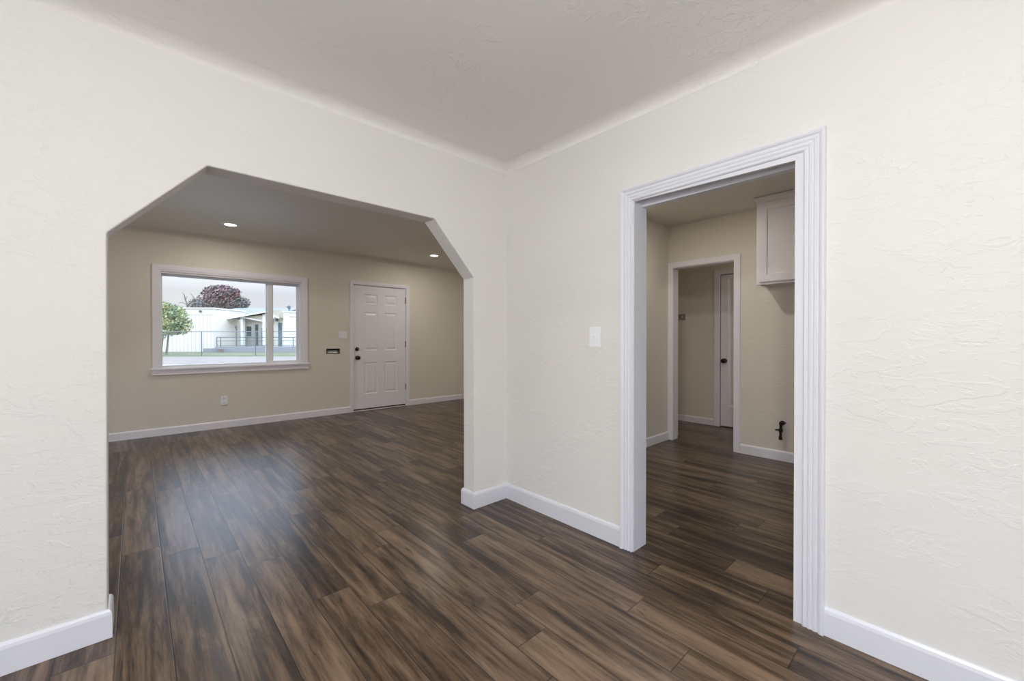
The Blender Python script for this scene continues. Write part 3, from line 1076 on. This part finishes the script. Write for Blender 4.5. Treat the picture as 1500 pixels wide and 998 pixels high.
disk_lamp((0, -.1, H1), 'round flush ceiling plate lamp overhead behind the viewer', L_DINING, .10, (1, .99, .97))
GLZ = H1 - .32
r = tag(empty('added_globe_lamp', (0, -.1, H1 - .0225)), 'small opal globe added for fill light under the ceiling lamp behind the viewer', 'ceiling light')
MB().tube((0, 0, 0), (0, 0, -.26), .006).build('stem', M['nickel'], r)
MB().lathe([(0, -.255), (.02, -.258), (.036, -.272), (.043, -.30), (.036, -.328), (.02, -.341), (0, -.344)], (0, 0, 0), (0, 0, 1), 28).build('globe', M['opal'], r, smooth=True)
gl_ = bpy.data.lights.new('globe_fill_light', 'POINT')  # point light added under the globe to brighten upper walls and ceiling
gl_.energy = L_FILL_GLOBE
gl_.color = (1, .99, .975)
gl_.shadow_soft_size = .045
go_ = bpy.data.objects.new('globe_fill_light', gl_)
COL.objects.link(go_)
go_.parent = r
go_.location = (0, 0, -.40)
disk_lamp((5.05, .75, H3), 'small round unseen ceiling light added as weak fill in the hall', L_FILL_HALL, .06, (1, .93, .84))  # lamp added out of sight to brighten the hall
disk_lamp((3.29, 1.68, H3), 'small round kitchen ceiling light hidden above the doorway head', L_KITCHEN, .06, (1, .93, .84))

# ------------------------------------------------------------------ outside
GZ = -.35
ca, sa = math.cos(R(YAW)), math.sin(R(YAW))


def street(w, px=None, u=None):
    """street frame: w metres out from the house, px -> sideways"""
    if u is None: u = (px - 750) / 601.6 * w
    return u


SROOT = Matrix.Rotation(R(-YAW), 4, 'Z')     # local x = along the street, local y = away from the house


def zat(w, py):
    return H_CAM + (495.4 - py) / 601.6 * w


def U(px, w): return (px - 750) / 601.6 * w


def sbuild(mb, name, m, parent=None, smooth=False):
    return mb.build(name, m, parent, smooth)


def sroot(name, u, w, label, cat, group=None):
    e = empty(name, (u * ca + w * sa, -u * sa + w * ca, GZ), R(-YAW))
    return tag(e, label, cat, group)


class SB(MB):
    """boxes in street coordinates relative to a root at (u0,w0,GZ)"""
    def __init__(s, u0, w0):
        super().__init__()
        s.o = Matrix.Translation((-u0, -w0, -GZ))

    def build(s, name, m, parent=None, smooth=False):
        return super().build(name, m, parent, smooth, xf=s.o)


# ground
g = MB()
g.box(-75, 40, 6.9, 24, GZ - .2, GZ - .01)
o = g.build('street', M['road'])
o.rotation_euler = (0, 0, R(-YAW))
tag(o, 'grey asphalt street in front of the house', 'street', kind='structure')
g = MB()
g.prism([(-75, 22), (40, 25), (40, 36), (-75, 31)], GZ - .2, GZ, fz)
o = g.build('sidewalk', M['pave'])
o.rotation_euler = (0, 0, R(-YAW))
tag(o, 'pale beige pavement across the street', 'pavement', kind='structure')
g = MB()
g.prism([(-75, 31), (40, 36), (70, 130), (-120, 130)], GZ - .2, GZ, fz)
o = g.build('lawn', M['grass'])
o.rotation_euler = (0, 0, R(-YAW))
tag(o, 'strip of green grass in front of the school buildings', 'lawn', kind='structure')
g = MB().box(-3, 6, YF2, YF2 + 1.6, GZ - .2, GZ - .02)
tag(g.build('yard', M['conc']), 'concrete yard right outside the window', 'ground', kind='structure')

# long low building, left
w = 44.7
u0, u1 = -49.0, U(312.8, w)
r = sroot('school_building', (u0 + u1) / 2, w, 'long cream flat-roofed building with grooved siding behind the green tree', 'building')
b = lambda: SB((u0 + u1) / 2, w)
zt = zat(w, 450.8)
b().box(u0, u1, w, w + 5.2, GZ, zt - .75).build('wall', M['blocks'], r)
b().box(u0, u1, w - .03, w + 5.2, zt - .75, zt - .12).build('upper_band', M['block'], r)
b().box(u0 - .1, u1 + .1, w - .12, w + 5.3, zt - .12, zt).build('roof_edge', M['fascia'], r)
b().box(U(293.5, w), U(296, w), w - .2, w - .03, zat(w, 457.5), zat(w, 455)).build('wall_lamp', M['rail'], r)

# middle building with grey roof
w = 51.0
m0, m1 = U(309, w), U(404, w)
r = sroot('classroom_building', (m0 + m1) / 2, w, 'cream classroom building with a pale grey roof, window and dark doors', 'building')
b = lambda: SB((m0 + m1) / 2, w)
zw = zat(w, 464.5)
b().box(m0, m1, w, w + 10, GZ, zw).build('wall', M['block'], r)
mb = b()
mb.prism([(w - .7, zw), (w + 5, zat(w + 5, 451.5)), (w + 10.7, zw), (w + 10.7, zw - .1), (w - .7, zw - .1)], m0 - .3, m1 + .3, lambda a, c, d: (d, a, c))
mb.build('roof', M['roof'], r)
b().box(m0 - .3, m1 + .3, w - .78, w - .70, zw - .22, zw + .03).build('fascia', M['fascia'], r)
b().box(m0, U(335, w), w - .05, w, zat(w, 481.5), zat(w, 480)).build('wall_strip', M['brown'], r)
fr = b().box(U(362, w), U(369.3, w), w - .06, w, zat(w, 493), zat(w, 477)).build('window', M['fascia'], r)
mb = b()
for i in range(2):
    for j in range(2):
        a = U(362.4, w) + i * .29
        c = zat(w, 492.5) + j * .63
        mb.box(a, a + .26, w - .09, w - .05, c, c + .58)
mb.build('pane', M['teal'], fr)
for x0, x1, t, mm in ((374.3, 378.4, 475.5, 'teal'), (382.6, 385.6, 481, 'greyblue')):
    b().box(U(x0, w), U(x1, w), w - .08, w, zat(w, 506), zat(w, t)).build('door', M[mm], r)

# recessed entrance wing joining the right building
w = 47.5
r = sroot('entrance_wing', U(404, w), w, 'cream entrance wing with a tall dark teal door beside the right building', 'building')
b = lambda: SB(U(404, w), w)
b().box(U(399.5, w), U(414.8, w), w + .3, w + 2.5, GZ, zat(w, 461)).build('wall', M['block'], r)
b().box(U(406, w), U(410.6, w), w + .2, w + .3, zat(w, 508), zat(w, 473)).build('door', M['teal'], r)
mb = b()
mb.prism([(U(399, w), zat(w, 459.5)), (U(415, w), zat(w, 465.8)), (U(415, w), zat(w, 467.4)), (U(399, w), zat(w, 461.3))], w - .9, w - .8, fy)
mb.build('fascia', M['fascia'], r)
mb = b()
mb.prism([(U(399, w), zat(w, 455)), (U(415, w), zat(w, 455)), (U(415, w), zat(w, 465.8)), (U(399, w), zat(w, 459.5))], w - .8, w + .3, fy)
mb.build('soffit', M['soffit'], r)
b().box(U(403, w), U(405.5, w), w + .05, w + .3, zat(w, 470.5), zat(w, 467)).build('wall_lamp', M['rail'], r)

# right building
w = 46.0
r0, r1 = U(415.2, w), U(520, w)
r = sroot('school_building', (r0 + r1) / 2, w, 'cream flat-roofed building at the right edge of the window view', 'building')
b = lambda: SB((r0 + r1) / 2, w)
zt = zat(w, 456.5)
b().box(r0, r1, w, w + 9, GZ, zt - .1).build('wall', M['block'], r)
b().box(r0 - .05, r1, w - .08, w + 9.1, zt - .1, zt).build('roof_edge', M['fascia'], r)
b().box(r0 + .7, r1, w - .04, w, zat(w, 464.3), zat(w, 463.5)).build('wall_strip', M['soffit'], r)
r = sroot('roof_vent', U(415.6, w), w + .6, 'small dark vent pipe standing on the roof of the right building', 'roof vent')
r.location.z = zt
mb = MB().tube((0.3, 0, 0), (0.3, 0, .62), .07).lathe([(.16, .34), (.17, .62), (.10, .74), (0, .78)], (.3, 0, 0), (0, 0, 1), 10).box(.02, .3, -.04, .04, .50, .62)
mb.build('pipe', M['rail'], r)

# gabled porch canopy with posts
w = 46.8
r = sroot('porch_canopy', U(362, w), w, 'white gabled porch canopy on posts in front of the classroom building', 'canopy')
b = lambda: SB(U(362, w), w)
ap = (U(392, w), zat(w, 455.3))
le = (U(333.0, w), zat(w, 465.8))
ri = (U(396.5, w), zat(w, 456.2))
mb = b()
mb.prism([le, ap, ri, (ri[0], ri[1] - .16), (ap[0], ap[1] - .16), (le[0], le[1] - .16)], w, w + .12, fy)
mb.build('fascia', M['fascia'], r)
mb = b()
mb.prism([(le[0], le[1] + .0), (ap[0], ap[1]), (ap[0], ap[1] - .1), (le[0], le[1] - .1)], w + .12, w + 2.2, fy)
mb.build('roof', M['roof'], r)
mb = b()
mb.prism([(U(352, w), zat(w, 463.5)), (U(381.5, w), zat(w, 469.6)), (U(381.5, w), zat(w, 471.2)), (U(352, w), zat(w, 465.3))], w + .3, w + .42, fy)
mb.build('inner_fascia', M['fascia'], r)
mb = b()
mb.prism([(U(355, w), zat(w, 463.6)), (U(381.5, w), zat(w, 461.5)), (U(381.5, w), zat(w, 469.6))], w + .42, w + 2.1, fy)
mb.build('soffit', M['soffit'], r)
for x0, x1 in ((349.3, 352.6), (381.5, 388.5)):
    b().box(U(x0, w), U(x1, w), w + .4, w + .8, GZ + .7, zat(w, 464 if x0 < 360 else 460)).build('post', M['fascia'], r)
b().box(U(373.5, w), U(375.2, w), w + 1.8, w + 2.0, zat(w + 2.5, 473.2), zat(w + 2.5, 471.3)).build('lamp', M['rail'], r)

# ramp with railing
w = 43.6
a0, a1 = U(314.8, w), U(480, w)
r = sroot('concrete_ramp', (a0 + a1) / 2, w, 'long pale concrete ramp platform in front of the school buildings', 'ramp')
b = lambda: SB((a0 + a1) / 2, w)
b().box(a0, a1, w, w + 2.0, GZ, zat(w, 508.3)).build('platform', M['conc'], r)
b().box(a0 - .6, a0 + .3, w - .9, w - .02, GZ, GZ + .42).build('step', M['conc'], r)
r = sroot('ramp_railing', (a0 + a1) / 2, w + .1, 'dark metal handrail along the edge of the concrete ramp', 'railing')
b = lambda: SB((a0 + a1) / 2, w + .1)
zb = zat(w, 508.3)
for px in (316.6, 322.2, 360.4, 395, 428.6, 462):
    b().tube((U(px, w), w + .1, zb), (U(px, w), w + .1, zat(w, 494)), .045).build('post', M['rail'], r)
for py, rr in ((494.2, .04), (499.6, .025), (506.8, .03)):
    b().tube((a0 + .1, w + .1, zat(w, py)), (a1, w + .1, zat(w, py)), rr).build('handrail', M['rail'], r)
r = sroot('utility_box', U(323.8, 43), 43, 'small brown utility box standing on the grass by the ramp', 'box')
SB(U(323.8, 43), 43).box(U(321.6, 43), U(326, 43), 42.8, 43.2, GZ, zat(43, 511.8)).build('case', M['brown'], r)
SB(U(323.8, 43), 43).box(U(321.4, 43), U(326.2, 43), 42.75, 43.25, zat(43, 511.8), zat(43, 511.2)).build('lid', M['conc'], r)
r = sroot('sign_post', U(346, 46), 46, 'thin dark post standing before the porch canopy', 'post')
SB(U(346, 46), 46).box(U(345.3, 46), U(346.6, 46), 46, 46.1, GZ, zat(46, 477)).box(U(344.4, 46), U(347.6, 46), 45.95, 46, zat(46, 482), zat(46, 478)).build('post', M['rail'], r)

# chain link fence along the pavement (runs slightly oblique)
r = sroot('chain_link_fence', 0, 33.5, 'grey chain-link fence with thin posts across the street', 'fence')
ang = math.atan2(5.0, 115.0)


def fw(u): return 34.4 + (u + 26) * .043


f0, f1 = -31.0, -14.5
off33 = lambda: SB(0, 33.5)
zr = zat(34.4, 486.0)
off33().tube((f0, fw(f0), zr), (f1, fw(f1), zr + .03), .03).build('top_rail', M['steel'], r)
off33().tube((f0, fw(f0), GZ + .06), (f1, fw(f1), GZ + .06), .008).build('bottom_wire', M['steel'], r)
pu = [-30.35, -26.0, -21.6, -17.2]
for u in pu:
    off33().tube((u, fw(u), GZ), (u, fw(u), zr + .02), .038).build('post', M['steel'], r)
mb = off33()
hgt = zr - GZ - .08
n = int((f1 - f0 + hgt) / .16)


def strip(p, q, t=.0032):
    d = (Vector(q) - Vector(p)).normalized()
    s = Vector((0, 1, 0)).cross(d) * t
    k = Vector((0, t, 0))
    vs = [mb.bm.verts.new(Vector(c) + e) for c in (p, q) for e in (s, k, -s, -k)]
    for i in range(4):
        mb.bm.faces.new((vs[i], vs[(i + 1) % 4], vs[4 + (i + 1) % 4], vs[4 + i]))


for i in range(n):
    for sgn in (1, -1):
        ub = f0 + i * .16 if sgn > 0 else f0 + i * .16
        ua = ub
        uc = ub - sgn * hgt
        lo, hi = (ua, GZ + .07), (uc, GZ + .07 + hgt)
        # clip to the fence length
        if not (f0 <= uc <= f1) or not (f0 <= ua <= f1): continue
        strip((lo[0], fw(lo[0]), lo[1]), (hi[0], fw(hi[0]), hi[1]))
mb.build('chain_mesh', M['chain'], r)


# trees
def tree(name, u, w, lobes, trunk, leaf, label, n, size, branch=True):
    r = sroot(name, u, w, label, 'tree')
    mb = MB()
    for (x, y, z, rx, rz, k) in lobes:
        for i in range(k):
            while True:
                p = Vector((random.uniform(-1, 1), random.uniform(-1, 1), random.uniform(-1, 1)))
                if .35 < p.length < 1: break
            rough = 1 + .13 * math.sin(p.x * 9 + z) * math.sin(p.z * 8 + x)
            c = Vector((x + p.x * rx * rough, y + p.y * rx * rough, z + p.z * rz * rough))
            s = size * random.uniform(.6, 1.3)
            q = Vector((random.gauss(0, 1), random.gauss(0, 1), random.gauss(0, 1))).normalized()
            a = q.orthogonal().normalized() * s
            bb = q.cross(a).normalized() * s * .62
            mb.bm.faces.new([mb.bm.verts.new(v) for v in (c - a, c + bb * .9, c + a, c - bb)])
    mb.build('crown', leaf, r)
    mb = MB()
    top = max(l[2] for l in lobes)
    for (x0_, x1_, zz, rr) in trunk:
        mb.tube((x0_, 0, 0), (x1_, 0, zz), rr, rr * .6, 8)
    for (x, y, z, rx, rz, k) in lobes:
        mb.tube((trunk[0][1], 0, trunk[0][2] * .9), (x, y, z), trunk[0][3] * .5, trunk[0][3] * .12, 6)
    mb.build('trunk', M['bark'], r)
    return r


w = 37.5
s = w / 601.6
uc = U(246, w)
Z = lambda py: zat(w, py) - GZ
tree('street_tree', uc, w,
     [(-.6, 0, Z(472), 1.5, 1.55, 1200), (.75, -.2, Z(470), 1.25, 1.1, 900), (1.25, 0, Z(478), .85, .75, 500), (.3, .3, Z(458), 1.0, .8, 500), (.5, -.3, Z(484), 1.05, .5, 400),
      (-1.6, 0, Z(466), 1.6, 1.4, 700), (-.2, 0, Z(450), .55, .5, 180)],
     [(-.15, .1, Z(484), .09), (-.62, -.35, Z(484), .05)], M['leaf_green'],
     'young yellow-green tree at the left edge of the window view', 0, .11)
w = 78
Z = lambda py: zat(w, py) - GZ
tree('red_leaf_tree', U(322, w), w,
     [(-1.1, 0, Z(431), 2.0, 1.6, 900), (1.2, 0, Z(429), 2.0, 1.4, 900), (-.2, .2, Z(424.5), 1.5, .95, 520), (2.9, .2, Z(430), .95, .95, 260), (-2.2, 0, Z(427), .8, .7, 160), (1.0, -.3, Z(422), .8, .5, 130), (0, 0, Z(438), 3.0, 1.4, 700)],
     [(0, .2, Z(440), .35)], M['leaf_red'], 'large round tree with plum red foliage behind the buildings', 0, .22)
w = 88
tree('dusky_tree', U(322, w), w,
     [(-3.6, 0, Z(446.5), 2.6, 1.7, 900), (-1.6, 0, Z(444), 2.2, 1.6, 600), (2.6, 0, Z(445), 2.8, 1.8, 900), (4.7, .1, Z(444), 1.5, 1.5, 420), (4.0, 0, Z(438), 1.0, .8, 160), (0, 0, Z(447), 3.2, 1.6, 700)],
     [(0, .2, Z(449), .35)], M['leaf_dusk'], 'low dusky grey-green tree crown just above the flat roof', 0, .24)
r = sroot('bare_tree', U(275, 70), 70, 'bare leafless tree with forked branches above the left roof', 'tree')
zz = lambda py: zat(70, py) - GZ
mb = MB()
kx = 70 / 601.6
mb.tube((0, 0, 0), (0, 0, zz(447)), .22, .16, 8)
for a, pa, c, pc, rr in ((0, 447, -.35, 440, .13), (-.35, 440, -.55, 432, .09), (-.55, 432, -.85, 429, .05), (-.35, 440, -.1, 434, .05), (0, 447, .9, 441, .11), (.9, 441, 1.0, 435, .07), (1.0, 435, .55, 430, .05), (.9, 441, 1.3, 436, .05), (0, 447, -.9, 443, .07), (-.9, 443, -1.5, 444, .05)):
    mb.tube((a, 0, zz(pa)), (c, 0, zz(pc)), rr, rr * .7, 6)
mb.build('branches', M['bark'], r)
